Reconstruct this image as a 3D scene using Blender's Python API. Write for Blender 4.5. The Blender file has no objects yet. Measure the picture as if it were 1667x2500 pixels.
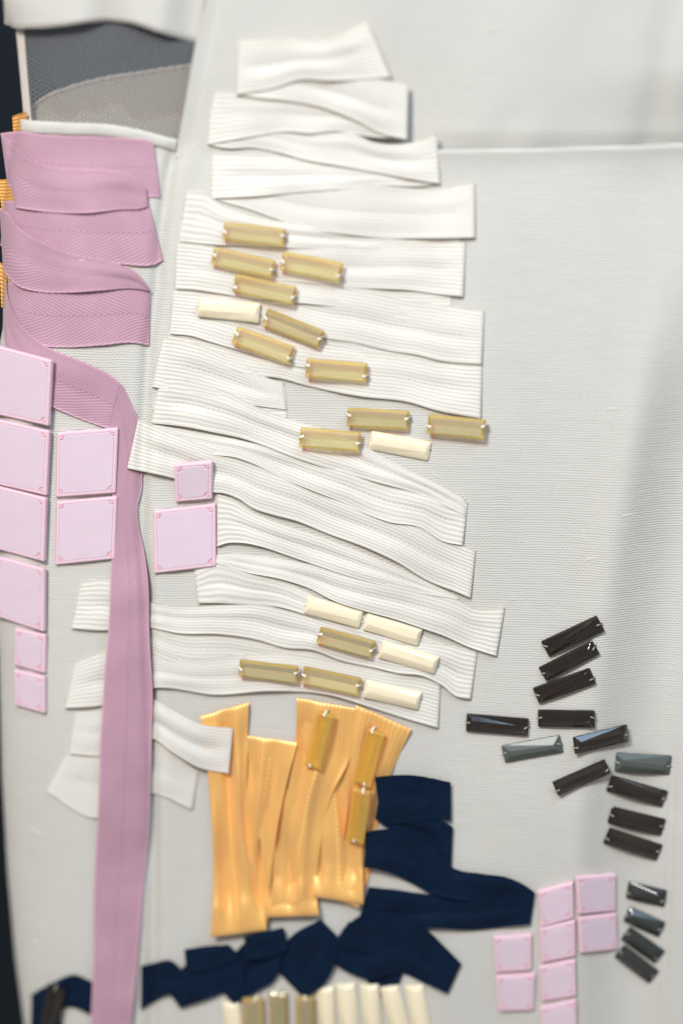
import bpy, math, random
import numpy as np
from mathutils import Vector, Matrix
from mathutils.bvhtree import BVHTree

scene = bpy.context.scene
COL = scene.collection
# ------------------------------------------------------------------ camera
SC = 0.0002                       # metres per unit of garment length used below
PITCH = math.radians(14.0)
DIST = 1.0
CAM = np.array([0.0, -DIST*math.cos(PITCH), DIST*math.sin(PITCH)])
cd = bpy.data.cameras.new("camera"); cam = bpy.data.objects.new("camera", cd); COL.objects.link(cam)
cam.location = CAM; cam.rotation_euler = (math.pi/2-PITCH, 0, 0)
cd.sensor_fit = 'VERTICAL'; cd.sensor_height = 36; cd.lens = 72.0*DIST
cd.clip_start = 0.02; cd.clip_end = 50
cd.dof.use_dof = True; cd.dof.focus_distance = 1.0; cd.dof.aperture_fstop = 1.5
scene.camera = cam
scene.cycles.sample_clamp_indirect = 6
# ------------------------------------------------------------------ light (indoor, soft)
w = bpy.data.worlds.new("World"); scene.world = w; w.use_nodes = True
w.node_tree.nodes['Background'].inputs[0].default_value = (1.0, 0.97, 0.93, 1)
w.node_tree.nodes['Background'].inputs[1].default_value = 0.29
def area(name, loc, target, sx, sy, power, col):
    l = bpy.data.lights.new(name, 'AREA'); l.shape = 'RECTANGLE'; l.size = sx; l.size_y = sy
    l.energy = power; l.color = col
    o = bpy.data.objects.new(name, l); COL.objects.link(o); o.location = loc
    o.rotation_euler = (Vector(target)-Vector(loc)).to_track_quat('-Z', 'Y').to_euler()
    return o
area("key_lamp", (-0.5, -1.3, 1.05), (0, 0, -0.1), 0.36, 0.36, 34, (1.0, 0.98, 0.94))
area("window_lamp", (0.40, -1.0, 1.2), (0, 0, -0.1), 1.1, 0.6, 12.5, (0.50, 0.74, 1.0))
scene.view_settings.view_transform = 'Standard'
scene.view_settings.look = 'None'
scene.view_settings.exposure = 0.0
scene.view_settings.gamma = 1.0

rng = random.Random(4)
# ------------------------------------------------------------------ the garment's surface
def smooth(e0, e1, x):
    t = np.clip((x-e0)/(e1-e0), 0, 1); return t*t*(3-2*t)
XL = np.array([(-200, 10), (0, 10), (60, 34), (280, 50), (420, 20), (520, 8), (650, 10), (800, 8), (900, -12), (1500, -10), (1600, -1),
               (1900, 6), (2130, 19), (2340, 38), (2500, 60), (2700, 85)], float)
CR = np.array([(-100, 440), (330, 432), (421, 413), (555, 394), (700, 383), (850, 362), (1000, 352), (1300, 345), (1450, 358), (1900, 374), (2700, 372)], float)
RG = np.array([(-100, 1760), (360, 1690), (640, 1652), (957, 1592), (1330, 1525), (1700, 1474), (2000, 1440), (2300, 1430), (2700, 1430)], float)
def surf(a, b):
    """depth of the cloth (in garment units, positive = away) over garment coordinates"""
    def at(tab, y0):                                 # the outline tables are as seen; turn them into lines on the cloth at depth y0
        yy = y0-CAM[1]; zz = (1250-b)*SC-CAM[2]; cp, sp = math.cos(PITCH), math.sin(PITCH)
        kz = (yy*cp-zz*sp)/DIST; row = 1250-(yy*sp+zz*cp)/(kz*SC)
        return 833.5+(np.interp(row, tab[:, 0], tab[:, 1])-833.5)*kz
    xl = at(XL, .033); R = 190.0
    q = np.clip(1-(a-xl)/R, 0, 0.9985)
    d = 0.5*R*(1-np.sqrt(1-q*q))
    d = d - 0.085*(a-833)
    d = d - 0.17*np.where(b < 400, (400-b)**2/(400-b+60+1e-6), 0.0)*(b < 400)
    c = at(CR, .008)
    k = smooth(340, 420, b)
    d = d + k*(15*np.exp(-((a-c)/15)**2) - 5*np.exp(-((a-c-34)/26)**2))
    r = at(RG, -.01)
    kr = smooth(500, 1100, b)
    d = d + kr*(46*smooth(-45, 125, a-r) - 30*smooth(130, 260, a-r)) - kr*8*np.exp(-((a-r+30)/50)**2)
    d = d + 7*np.exp(-((a-1662)/9)**2)*smooth(1750, 2000, b)
    low = smooth(365, 480, b)
    d = d + low*(3.0*np.sin(a/83+b/260.0) + 2.2*np.sin(a/47-b/340.0+1.7) + 3*np.sin(b/170+a/300.0+.6))
    d = d + 3.2*np.exp(-((b-1880-0.25*(a-1250))/70)**2)*smooth(1150, 1350, a)
    d = d + smooth(1750, 2000, b)*5*np.exp(-((a-470)/38)**2)
    return d
def upper_extra(a, b):
    d = 12*smooth(326, 392, b)*smooth(1000, 1120, a)
    d = d + 10*smooth(180, 360, b)*smooth(1200, 1650, a)**1.3*3.2
    d = d + 2.4*np.sin(a/26.0+b/60.0)*smooth(230, 350, b)*np.exp(-((a-1240)/110)**2)
    d = d + 3.0*np.sin(a/95.0-b/210.0) + 2.2*np.sin(a/58.0+b/130.0+1)
    d = d + 9*np.exp(-((a-1590+0.12*b)/40)**2)
    return d
SURFX = None
def world(px, py, h=0.0, extra=None):
    """point of the cloth seen at (px,py) of the frame, lifted h units off it"""
    px = np.asarray(px, float); py = np.asarray(py, float); h = np.asarray(h, float)
    px, py, h = np.broadcast_arrays(px, py, h)
    cx = (px-833.5)*SC/DIST; cy = (1250-py)*SC/DIST
    cp, sp = math.cos(PITCH), math.sin(PITCH)
    dx = cx; dy = cp+cy*sp; dz = -sp+cy*cp
    t = np.full(px.shape, DIST)
    for _ in range(16):
        X = CAM[0]+t*dx; Z = CAM[2]+t*dz
        a = X/SC+833.5; b = 1250-Z/SC
        s = surf(a, b)
        if extra is not None: s = s+extra(a, b)
        t = ((s-h)*SC-CAM[1])/dy
    return np.stack([CAM[0]+t*dx, CAM[1]+t*dy, CAM[2]+t*dz], -1)

def spline(pts, n=None, us=None):
    p = np.array(pts, float)
    if len(p) == 2:
        p = np.array([p[0], (p[0]+p[1])/2, p[1]])
    seg = np.linalg.norm(np.diff(p, axis=0), axis=1); t = np.r_[0, np.cumsum(seg)]
    m = np.gradient(p, t, axis=0)
    L = t[-1]
    if us is None: us = np.linspace(0, 1, n)
    x = us*L; i = np.clip(np.searchsorted(t, x, side='right')-1, 0, len(p)-2)
    h = (t[i+1]-t[i]); f = ((x-t[i])/h)[:, None]; h = h[:, None]
    h00 = 2*f**3-3*f**2+1; h10 = f**3-2*f**2+f; h01 = -2*f**3+3*f**2; h11 = f**3-f**2
    return h00*p[i]+h10*h*m[i]+h01*p[i+1]+h11*h*m[i+1]

# ------------------------------------------------------------------ object helpers
def thing(name, label, cat, loc=(0, 0, 0), group=None, mat4=None):
    o = bpy.data.objects.new(name, None); COL.objects.link(o); o.empty_display_size = .005
    if mat4 is not None: o.matrix_world = mat4
    else: o.location = loc
    o['label'] = label; o['category'] = cat
    if group: o['group'] = group
    return o
def mesh_obj(name, verts, faces, material, parent=None, smooth_=True, origin=None):
    me = bpy.data.meshes.new(name)
    v = np.asarray(verts, float)
    if origin is not None: v = v-np.asarray(origin)
    me.from_pydata(v.tolist(), [], [list(map(int, f)) for f in faces]); me.update()
    if smooth_: me.polygons.foreach_set('use_smooth', [True]*len(me.polygons))
    if material: me.materials.append(material)
    o = bpy.data.objects.new(name, me); COL.objects.link(o)
    if parent is not None: o.parent = parent
    return o
BVH_V, BVH_F = [], []; BVH_N = 0
def remember(v, f):
    global BVH_N
    BVH_V.extend(map(tuple, v)); BVH_F.extend([tuple(int(i)+BVH_N for i in q) for q in f]); BVH_N += len(v)

def grid_obj(name, front, back, material, parent, uv, attrs=None, origin=None, solid=True):
    """front/back: (nu,nv,3) arrays -> one sheet of cloth with real thickness"""
    nu, nv = front.shape[:2]
    idx = np.arange(nu*nv).reshape(nu, nv)
    quads = np.stack([idx[:-1, :-1], idx[:-1, 1:], idx[1:, 1:], idx[1:, :-1]], -1).reshape(-1, 4)
    V = front.reshape(-1, 3); F = [tuple(q) for q in quads]
    remember(V, F)
    N = nu*nv
    allV = np.vstack([V, back.reshape(-1, 3)])
    F2 = list(F)+[tuple(int(i)+N for i in q[::-1]) for q in quads]
    ex = []; src = []                                # the cut edge has its own vertices so it shades as an edge
    def rim(line):
        b0 = 2*N+len(src); m = len(line)
        for i in line: src.append(int(i)); ex.append(allV[int(i)])
        for i in line: src.append(int(i)); ex.append(allV[int(i)+N])
        for i in range(m-1): F2.append((b0+i+1, b0+i, b0+m+i, b0+m+i+1))
    rim(idx[:, 0]); rim(idx[::-1, -1]); rim(idx[0, ::-1]); rim(idx[-1, :])
    o = mesh_obj(name, np.vstack([allV, np.array(ex)]), F2, material, parent, origin=origin)
    me = o.data
    src = np.array(src); uf = uv.reshape(-1, 2)
    u2 = np.vstack([uf, uf, uf[src]])
    lay = me.uv_layers.new(name="UVMap")
    li = np.zeros(len(me.loops), int); me.loops.foreach_get('vertex_index', li)
    lay.data.foreach_set('uv', u2[li].ravel())
    for k, arr in (attrs or {}).items():
        at = me.attributes.new(k, 'FLOAT', 'POINT')
        at.data.foreach_set('value', np.r_[arr.ravel(), arr.ravel(), arr.ravel()[src]].astype(np.float32))
    return o

def strip(name, top, bot, hT, hB, material, parent, origin, foldL=False, foldR=False, nv=20, th=1.6,
          wave=2.6, groove=2.6, extra=None, seed=None, label=None, rad=11.0, step=9.0, hs=1.0, lift=None, pleat=0):
    r = random.Random(seed if seed is not None else rng.randint(0, 99999))
    Lp = 0.5*(np.sum(np.linalg.norm(np.diff(np.array(top, float), axis=0), axis=1))+np.sum(np.linalg.norm(np.diff(np.array(bot, float), axis=0), axis=1)))
    n = max(10, int(Lp/step))
    e = rad/Lp
    ends = np.array([0, .03, .1, .2, .35, .55, .8])*e
    us = np.r_[ends, np.linspace(e, 1-e, n), 1-ends[::-1]]
    T = spline(top, us=us); B = spline(bot, us=us)
    vs = np.linspace(0, 1, nv)
    P = T[:, None, :]*(1-vs)[None, :, None]+B[:, None, :]*vs[None, :, None]
    ht = np.interp(us, np.linspace(0, 1, len(hT)), hT); hb = np.interp(us, np.linspace(0, 1, len(hB)), hB)
    H = (ht[:, None]*(1-vs)[None]+hb[:, None]*vs[None])*hs
    if lift is not None: H = H+lift(us)[:, None]
    U = us[:, None]; V = vs[None]
    mid = np.clip(np.minimum(U, 1-U)*Lp/70, 0, 1)
    p1, p2, p3, p4 = [r.uniform(0, 6.28) for _ in range(4)]
    l1, l2 = r.uniform(90, 150), r.uniform(45, 70)
    mid = mid*np.clip(H/11.0, .12, 1.3)
    H = H+wave*mid*(np.sin(U*Lp/l1*3.0+p1+V*2.0)*0.8+0.5*np.sin(U*Lp/l2*2+p2-V*2.5)+0.35*np.sin(V*9+p3+U*Lp/80))
    g = r.uniform(.6, 1.2)*groove
    H = H-g*mid*np.exp(-((V-.5-.05*np.sin(U*5+p4))/.09)**2)+g*.6*mid*np.exp(-((V-.28)/.12)**2)+g*.5*mid*np.exp(-((V-.76)/.1)**2)
    if pleat: H = H+pleat*mid*(np.sin(V*9.5+p1+.8*np.sin(U*3+p2))+.4*np.sin(V*17+p3-U*4))
    H = H+.5*np.exp(-V/.035)+.5*np.exp(-(1-V)/.035)
    for flag, dist in ((foldL, U*Lp), (foldR, (1-U)*Lp)):
        if flag:
            q = np.clip(dist/rad, 0, 1)
            H = H-np.minimum(6.0, H-1.0)*(1-np.sqrt(np.clip(1-(1-q)**2, 0, 1)))*np.ones_like(V)
    H = np.maximum(H, 1.7)
    front = world(P[..., 0], P[..., 1], H, extra)
    back = world(P[..., 0], P[..., 1], H-th, extra)
    m = nv//2
    du = np.r_[0, np.cumsum(np.linalg.norm(np.diff(front[:, m], axis=0), axis=1))]/SC
    Wd = np.linalg.norm(front[:, -1]-front[:, 0], axis=1)/SC
    wbar = float(np.median(Wd))
    uv = np.stack([np.repeat(du[:, None], nv, 1), np.repeat(vs[None]*wbar, len(us), 0)], -1)
    endd = np.minimum(du, du[-1]-du)
    o = grid_obj(name, front, back, material, parent, uv,
                 {'across': np.repeat(vs[None], len(us), 0), 'endd': np.repeat(endd[:, None], nv, 1)}, origin)
    if label: o['label'] = label
    return o

# ------------------------------------------------------------------ materials
def newmat(name):
    m = bpy.data.materials.new(name); m.use_nodes = True
    nt = m.node_tree; nt.nodes.clear()
    out = nt.nodes.new('ShaderNodeOutputMaterial')
    return m, nt, out
class G:
    def __init__(s, nt): s.nt = nt
    def n(s, t, **k):
        x = s.nt.nodes.new(t)
        for a, b in k.items(): setattr(x, a, b)
        return x
    def val(s, sock, v):
        if hasattr(v, 'is_linked') or isinstance(v, bpy.types.NodeSocket): s.nt.links.new(v, sock)
        else: sock.default_value = v
    def math(s, op, a, b=None, c=None):
        x = s.n('ShaderNodeMath', operation=op); s.val(x.inputs[0], a)
        if b is not None: s.val(x.inputs[1], b)
        if c is not None: s.val(x.inputs[2], c)
        return x.outputs[0]
    def mixc(s, f, a, b, blend='MIX'):
        x = s.n('ShaderNodeMix', data_type='RGBA', blend_type=blend)
        s.val(x.inputs['Factor'], f); s.val(x.inputs[6], a); s.val(x.inputs[7], b); return x.outputs[2]
    def uv(s):
        t = s.n('ShaderNodeUVMap', uv_map='UVMap'); sp = s.n('ShaderNodeSeparateXYZ'); s.nt.links.new(t.outputs[0], sp.inputs[0])
        return t.outputs[0], sp.outputs[0], sp.outputs[1]
    def attr(s, nme):
        return s.n('ShaderNodeAttribute', attribute_name=nme).outputs['Fac']
    def sin01(s, x, period, phase=None):
        y = s.math('MULTIPLY', x, 2*math.pi/period)
        if phase is not None: y = s.math('ADD', y, phase)
        return s.math('MULTIPLY_ADD', s.math('SINE', y), .5, .5)
    def noise(s, vec, scale, detail=3, rough=.55, vscale=None):
        mp = s.n('ShaderNodeMapping'); s.nt.links.new(vec, mp.inputs[0])
        mp.inputs['Scale'].default_value = vscale or (1, 1, 1)
        t = s.n('ShaderNodeTexNoise'); t.inputs['Scale'].default_value = scale; t.inputs['Detail'].default_value = detail
        t.inputs['Roughness'].default_value = rough
        s.nt.links.new(mp.outputs[0], t.inputs['Vector']); return t.outputs['Fac']
    def bump(s, h, strength, dist):
        b = s.n('ShaderNodeBump'); b.inputs['Strength'].default_value = strength; b.inputs['Distance'].default_value = dist
        s.nt.links.new(h, b.inputs['Height']); return b.outputs[0]
def cloth_bsdf(g, out, color, normal, rough=.75, sheen=.15, trans=0.0, trans_col=None, spec=.3):
    b = g.n('ShaderNodeBsdfPrincipled'); g.val(b.inputs['Base Color'], color)
    b.inputs['Roughness'].default_value = rough; b.inputs['Sheen Weight'].default_value = sheen
    b.inputs['Specular IOR Level'].default_value = spec
    if normal is not None: g.nt.links.new(normal, b.inputs['Normal'])
    if trans > 0:
        t = g.n('ShaderNodeBsdfTranslucent'); g.val(t.inputs[0], trans_col)
        mx = g.n('ShaderNodeMixShader'); mx.inputs[0].default_value = trans
        g.nt.links.new(b.outputs[0], mx.inputs[1]); g.nt.links.new(t.outputs[0], mx.inputs[2])
        g.nt.links.new(mx.outputs[0], out.inputs[0])
    else: g.nt.links.new(b.outputs[0], out.inputs[0])

def mat_linen(name, base, depth=.75):
    m, nt, out = newmat(name); g = G(nt); vec, u, v = g.uv()
    wob = g.noise(vec, .02, 2)
    u2 = g.math('ADD', u, g.math('MULTIPLY', wob, 10)); v2 = g.math('ADD', v, g.math('MULTIPLY', wob, 8))
    rib = g.sin01(v2, 6.2)
    ph = g.math('MULTIPLY', g.math('ROUND', g.math('DIVIDE', v2, 6.2)), math.pi)
    wv = g.sin01(u2, 9.0, ph)
    hgt = g.math('MULTIPLY_ADD', g.math('MULTIPLY', rib, wv), .7, g.math('MULTIPLY', rib, .3))
    thread = g.noise(vec, 1.0, 2, .6, (.008, .22, 1))     # uneven weft threads
    thread2 = g.noise(vec, 1.0, 2, .6, (.25, .01, 1))
    big = g.noise(vec, .006, 3)
    h2 = g.math('ADD', hgt, g.math('MULTIPLY', thread, .8))
    var = g.math('ADD', g.math('MULTIPLY', g.math('SUBTRACT', thread, .5), .09), g.math('MULTIPLY', g.math('SUBTRACT', thread2, .5), .05))
    var = g.math('ADD', var, g.math('MULTIPLY', g.math('SUBTRACT', big, .5), .07))
    var = g.math('ADD', var, g.math('MULTIPLY', g.math('SUBTRACT', hgt, .4), .10))
    fac = g.math('ADD', var, 1.0)
    cb = g.n('ShaderNodeVectorMath', operation='SCALE'); cb.inputs[0].default_value = base; g.nt.links.new(fac, cb.inputs['Scale'])
    cloth_bsdf(g, out, cb.outputs[0], g.bump(h2, depth, .0003), .72, .1, 0, None, .25)
    return m
def scaled(g, base, fac):
    cb = g.n('ShaderNodeVectorMath', operation='SCALE'); g.val(cb.inputs[0], base); g.val(cb.inputs['Scale'], fac); return cb.outputs[0]

def mat_grosgrain(name, base, gap, period=9.0, cross=5.5, rough=.5, sheen=.2, trans=.2, depth=.7, spec=.35, dash=.25, dots=False, var=.14, metal=0.0):
    """ribs run along the ribbon; a finer weave crosses them away from the folds"""
    m, nt, out = newmat(name); g = G(nt); vec, u, v = g.uv()
    wob = g.noise(vec, .03, 2)
    v2 = g.math('ADD', v, g.math('MULTIPLY', wob, 5)); u2 = g.math('ADD', u, g.math('MULTIPLY', wob, 7))
    rib = g.sin01(v2, period)
    par = g.math('MULTIPLY', g.math('ROUND', g.math('DIVIDE', v2, period)), math.pi)
    cr = g.sin01(u2, cross, par)
    k = g.n('ShaderNodeMapRange', interpolation_type='SMOOTHSTEP'); g.nt.links.new(g.attr('endd'), k.inputs[0])
    k.inputs[1].default_value = 25; k.inputs[2].default_value = 110; k.inputs[3].default_value = .08; k.inputs[4].default_value = .86
    kk = k.outputs[0]
    hgt = g.math('ADD', g.math('MULTIPLY', rib, g.math('SUBTRACT', 1.15, kk)), g.math('MULTIPLY', g.math('MULTIPLY', cr, kk), rib))
    a = g.attr('across')
    dc = g.math('ABSOLUTE', g.math('SUBTRACT', a, .5))
    line = g.math('LESS_THAN', dc, .016 if not dots else .03)
    dsh = g.math('GREATER_THAN', g.sin01(u, 13.0), .45)
    st = g.math('MULTIPLY', g.math('MULTIPLY', line, dsh), g.math('GREATER_THAN', g.attr('endd'), 45))
    big = g.noise(vec, .012, 3)
    f = g.math('ADD', g.math('MULTIPLY', g.math('SUBTRACT', hgt, .5), var), g.math('MULTIPLY', g.math('SUBTRACT', big, .5), .06))  # low weave darker: shade between threads put into the colour, plus random tone
    f = g.math('ADD', f, 1.0)
    f = g.math('SUBTRACT', f, g.math('MULTIPLY', st, -dash if dots else dash))
    gapw = g.math('MULTIPLY', g.math('SUBTRACT', 1.0, rib), .35)  # rib gaps tinted darker, their shading carried by the colour
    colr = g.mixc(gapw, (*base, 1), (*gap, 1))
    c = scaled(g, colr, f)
    hh = g.math('ADD', hgt, g.math('MULTIPLY', st, .8 if dots else -.8))
    cloth_bsdf(g, out, c, g.bump(hh, depth, .0004), rough, sheen, trans if not metal else .12, tuple(x*y for x, y in zip(base, (1.0, .93, .78)))+(1,), spec)
    if metal:
        for nd in nt.nodes:
            if nd.type == 'BSDF_PRINCIPLED': nd.inputs['Metallic'].default_value = metal
    return m
def mat_twill(name, base, period=7.0):
    m, nt, out = newmat(name); g = G(nt); vec, u, v = g.uv()
    a = g.attr('across'); wob = g.noise(vec, .03, 2)
    dc = g.math('ABSOLUTE', g.math('SUBTRACT', a, .5))
    dv = g.math('MULTIPLY', dc, 135)
    x = g.math('ADD', g.math('MULTIPLY', u, .42), g.math('MULTIPLY', dv, .95)); x = g.math('ADD', x, g.math('MULTIPLY', wob, 5))
    tw = g.sin01(x, period)
    y = g.math('SUBTRACT', g.math('MULTIPLY', u, .9), g.math('MULTIPLY', dv, .4))
    fine = g.sin01(y, 4.5)
    h = g.math('ADD', g.math('MULTIPLY', tw, .8), g.math('MULTIPLY', g.math('MULTIPLY', fine, tw), .35))
    st = g.math('MULTIPLY', g.math('LESS_THAN', dc, .012), g.math('GREATER_THAN', g.sin01(u, 11), .5))
    edge = g.math('GREATER_THAN', dc, .466)
    big = g.noise(vec, .014, 3)
    f = g.math('ADD', g.math('MULTIPLY', g.math('SUBTRACT', tw, .5), .17), g.math('MULTIPLY', g.math('SUBTRACT', big, .5), .22))  # mottling: uneven cloth tone plus translucent shading put into the colour
    f = g.math('ADD', f, 1.0); f = g.math('SUBTRACT', f, g.math('MULTIPLY', st, .22)); f = g.math('ADD', f, g.math('MULTIPLY', edge, .28))
    cloth_bsdf(g, out, scaled(g, (*base,), f), g.bump(h, .5, .0003), .6, .25, .14, (*base, 1), .3)
    return m
def mat_navy(name, base):
    m, nt, out = newmat(name); g = G(nt); vec, u, v = g.uv()
    wob = g.noise(vec, .03, 2)
    rib = g.sin01(g.math('ADD', u, g.math('MULTIPLY', wob, 6)), 8.0)
    fz = g.noise(vec, .25, 3)
    big = g.noise(vec, .02, 3)
    a = g.attr('across')
    st = g.math('LESS_THAN', g.math('ABSOLUTE', g.math('SUBTRACT', a, .42)), .01)
    f = g.math('ADD', g.math('MULTIPLY', rib, 1.0), .35); f = g.math('ADD', f, g.math('MULTIPLY', g.math('SUBTRACT', fz, .45), .9))
    f = g.math('ADD', f, g.math('MULTIPLY', g.math('SUBTRACT', big, .5), .8)); f = g.math('ADD', f, g.math('MULTIPLY', st, .5))
    f = g.math('MAXIMUM', f, .2)
    h = g.math('ADD', rib, g.math('MULTIPLY', fz, .6))
    cloth_bsdf(g, out, scaled(g, base, f), g.bump(h, .6, .0003), .8, .03, 0, None, .10)
    return m
def mat_plain_cloth(name, base, rough=.8):
    m, nt, out = newmat(name); g = G(nt)
    tc = g.n('ShaderNodeTexCoord').outputs['Object']
    nz = g.noise(tc, 900, 3); f = g.math('MULTIPLY_ADD', nz, .3, .85)
    cloth_bsdf(g, out, scaled(g, base, f), g.bump(nz, .5, .0003), rough, .1, 0, None, .2)
    return m
def mat_tulle(name):
    m, nt, out = newmat(name); g = G(nt); vec, u, v = g.uv()
    P = 8.8
    wob = g.noise(vec, .02, 2); u = g.math('ADD', u, g.math('MULTIPLY', wob, 16)); v = g.math('ADD', v, g.math('MULTIPLY', wob, 10))
    def wv(cx, cy):
        x = g.math('ADD', g.math('MULTIPLY', u, cx*2*math.pi/P), g.math('MULTIPLY', v, cy*2*math.pi/P)); return g.math('COSINE', x)
    s = g.math('ADD', g.math('ADD', wv(1, 0), wv(-.5, .866)), wv(-.5, -.866))
    hole = g.n('ShaderNodeMapRange', interpolation_type='SMOOTHSTEP'); g.nt.links.new(s, hole.inputs[0])
    hole.inputs[1].default_value = -.9; hole.inputs[2].default_value = 1.2; hole.inputs[3].default_value = .5; hole.inputs[4].default_value = .95
    b = g.n('ShaderNodeBsdfPrincipled'); b.inputs['Base Color'].default_value = (.21, .215, .225, 1); b.inputs['Roughness'].default_value = .7
    t = g.n('ShaderNodeBsdfTransparent'); mx = g.n('ShaderNodeMixShader')
    g.nt.links.new(hole.outputs[0], mx.inputs[0]); g.nt.links.new(b.outputs[0], mx.inputs[1]); g.nt.links.new(t.outputs[0], mx.inputs[2])
    g.nt.links.new(mx.outputs[0], out.inputs[0])
    return m
def mat_gem(name, tint, clear, refr_col, rough=.03, gloss=1.0, body=None, bodyw=0.0, absorb=None):
    """cut glass: fresnel reflection over a tinted body that is part see-through, part refracting"""
    m, nt, out = newmat(name); g = G(nt)
    tc = g.n('ShaderNodeTexCoord').outputs['Object']
    nz = g.noise(tc, 300, 2); nrm = g.bump(nz, .03, .0004)
    tr = g.n('ShaderNodeBsdfTransparent'); tr.inputs[0].default_value = (*tint, 1)
    rf = g.n('ShaderNodeBsdfGlass' if (absorb or not body) else 'ShaderNodeBsdfRefraction'); rf.inputs['Color'].default_value = (*refr_col, 1); rf.inputs['IOR'].default_value = 1.5; rf.inputs['Roughness'].default_value = rough
    m1 = g.n('ShaderNodeMixShader'); m1.inputs[0].default_value = clear
    g.nt.links.new(rf.outputs[0], m1.inputs[1]); g.nt.links.new(tr.outputs[0], m1.inputs[2])
    last = m1.outputs[0]
    if body:
        df = g.n('ShaderNodeBsdfDiffuse'); df.inputs[0].default_value = (*body, 1)
        m3 = g.n('ShaderNodeMixShader'); m3.inputs[0].default_value = bodyw
        g.nt.links.new(last, m3.inputs[1]); g.nt.links.new(df.outputs[0], m3.inputs[2]); last = m3.outputs[0]
    gl = g.n('ShaderNodeBsdfGlossy'); gl.inputs['Roughness'].default_value = rough; g.nt.links.new(nrm, gl.inputs['Normal'])
    fr = g.n('ShaderNodeFresnel'); fr.inputs[0].default_value = 1.55
    m2 = g.n('ShaderNodeMixShader'); g.val(m2.inputs[0], g.math('MINIMUM', g.math('MULTIPLY', fr.outputs[0], gloss), 1.0))
    g.nt.links.new(last, m2.inputs[1]); g.nt.links.new(gl.outputs[0], m2.inputs[2]); g.nt.links.new(m2.outputs[0], out.inputs[0])
    if absorb:
        va = g.n('ShaderNodeVolumeAbsorption'); va.inputs[0].default_value = (*absorb[0], 1); va.inputs[1].default_value = absorb[1]
        g.nt.links.new(va.outputs[0], out.inputs['Volume'])
    return m
def mat_enamel(name, base, rough=.18, sss=.3, coat=.5):
    m, nt, out = newmat(name); g = G(nt)
    tc = g.n('ShaderNodeTexCoord').outputs['Object']
    nz = g.noise(tc, 120, 3); f = g.math('MULTIPLY_ADD', nz, .10, .95)
    b = g.n('ShaderNodeBsdfPrincipled'); g.nt.links.new(scaled(g, base, f), b.inputs['Base Color'])
    b.inputs['Roughness'].default_value = rough; b.inputs['Coat Weight'].default_value = coat; b.inputs['Coat Roughness'].default_value = .06
    b.inputs['Subsurface Weight'].default_value = sss; b.inputs['Subsurface Radius'].default_value = (.002, .0015, .001)
    b.inputs['Subsurface Scale'].default_value = 1.0
    g.nt.links.new(g.bump(nz, .06, .0005), b.inputs['Normal'])
    g.nt.links.new(b.outputs[0], out.inputs[0]); return m

M = dict(
    linen=mat_linen('cream_linen', (.572, .548, .505)),
    facing=mat_plain_cloth('facing_cloth', (.66, .55, .455)),
    pale_strip=mat_plain_cloth('pale_cloth', (.80, .68, .58)),
    binding=mat_plain_cloth('binding_cloth', (.62, .55, .50)),
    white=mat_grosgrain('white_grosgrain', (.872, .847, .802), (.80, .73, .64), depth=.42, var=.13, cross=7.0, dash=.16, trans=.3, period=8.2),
    pink=mat_twill('pink_twill', (.52, .30, .38)),
    orange=mat_grosgrain('orange_satin', (.985, .56, .17), (.95, .46, .09), period=8, rough=.36, sheen=.4, metal=.28, trans=.2, spec=.9, dash=.42, dots=True, depth=.22, var=.06),
    gold=mat_grosgrain('gold_satin', (.72, .34, .07), (.40, .16, .02), rough=.4, sheen=.2, trans=.05, spec=.5, dash=0),
    navy=mat_navy('navy_cloth', (.0019, .011, .032)),
    tulle=mat_tulle('grey_tulle'),
    yellow=mat_gem('yellow_crystal', (.995, .97, .82), .64, (1, .995, .90), gloss=.9, rough=.0, absorb=((1.0, .94, .25), 28), body=(.98, .92, .60), bodyw=.18),
    amber=mat_gem('amber_glass', (.99, .93, .62), .62, (1, .96, .76), gloss=.6, rough=.0, absorb=((1.0, .86, .3), 30), body=(.92, .62, .12), bodyw=.25),
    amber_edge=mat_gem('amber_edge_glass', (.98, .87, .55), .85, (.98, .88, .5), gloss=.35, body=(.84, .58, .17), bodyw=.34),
    cream=mat_enamel('cream_enamel', (.84, .73, .53)),
    smoke=mat_gem('smoky_crystal', (.42, .37, .34), .45, (.42, .37, .34), gloss=1.6, rough=.0),
    charcoal=mat_gem('charcoal_glass', (.3, .32, .3), .5, (.3, .32, .3), gloss=1.2, body=(.042, .047, .044), bodyw=.7, rough=.15),
    sage=mat_gem('grey_green_glass', (.4, .44, .4), .5, (.36, .4, .36), gloss=.7, body=(.11, .125, .112), bodyw=.75, rough=.32),
    acrylic=mat_enamel('pink_acrylic', (.78, .54, .615), rough=.12, sss=.4),
    face=mat_enamel('lilac_acrylic', (.69, .53, .605), rough=.22, sss=.25, coat=.25),
    hole=mat_enamel('rose_hole', (.74, .40, .46), rough=.3, sss=0, coat=.3),
    thread=mat_plain_cloth('cream_thread', (.78, .72, .62)),
    thread_dark=mat_plain_cloth('grey_thread', (.34, .33, .27)),
    dark=mat_plain_cloth('dark_backdrop', (.004, .008, .013)),
)

# ------------------------------------------------------------------ backdrop
bd = mesh_obj('backdrop', [(-3, .5, -3), (3, .5, -3), (3, .5, 3), (-3, .5, 3)], [(0, 1, 2, 3)], M['dark'])
bd['kind'] = 'structure'

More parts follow.
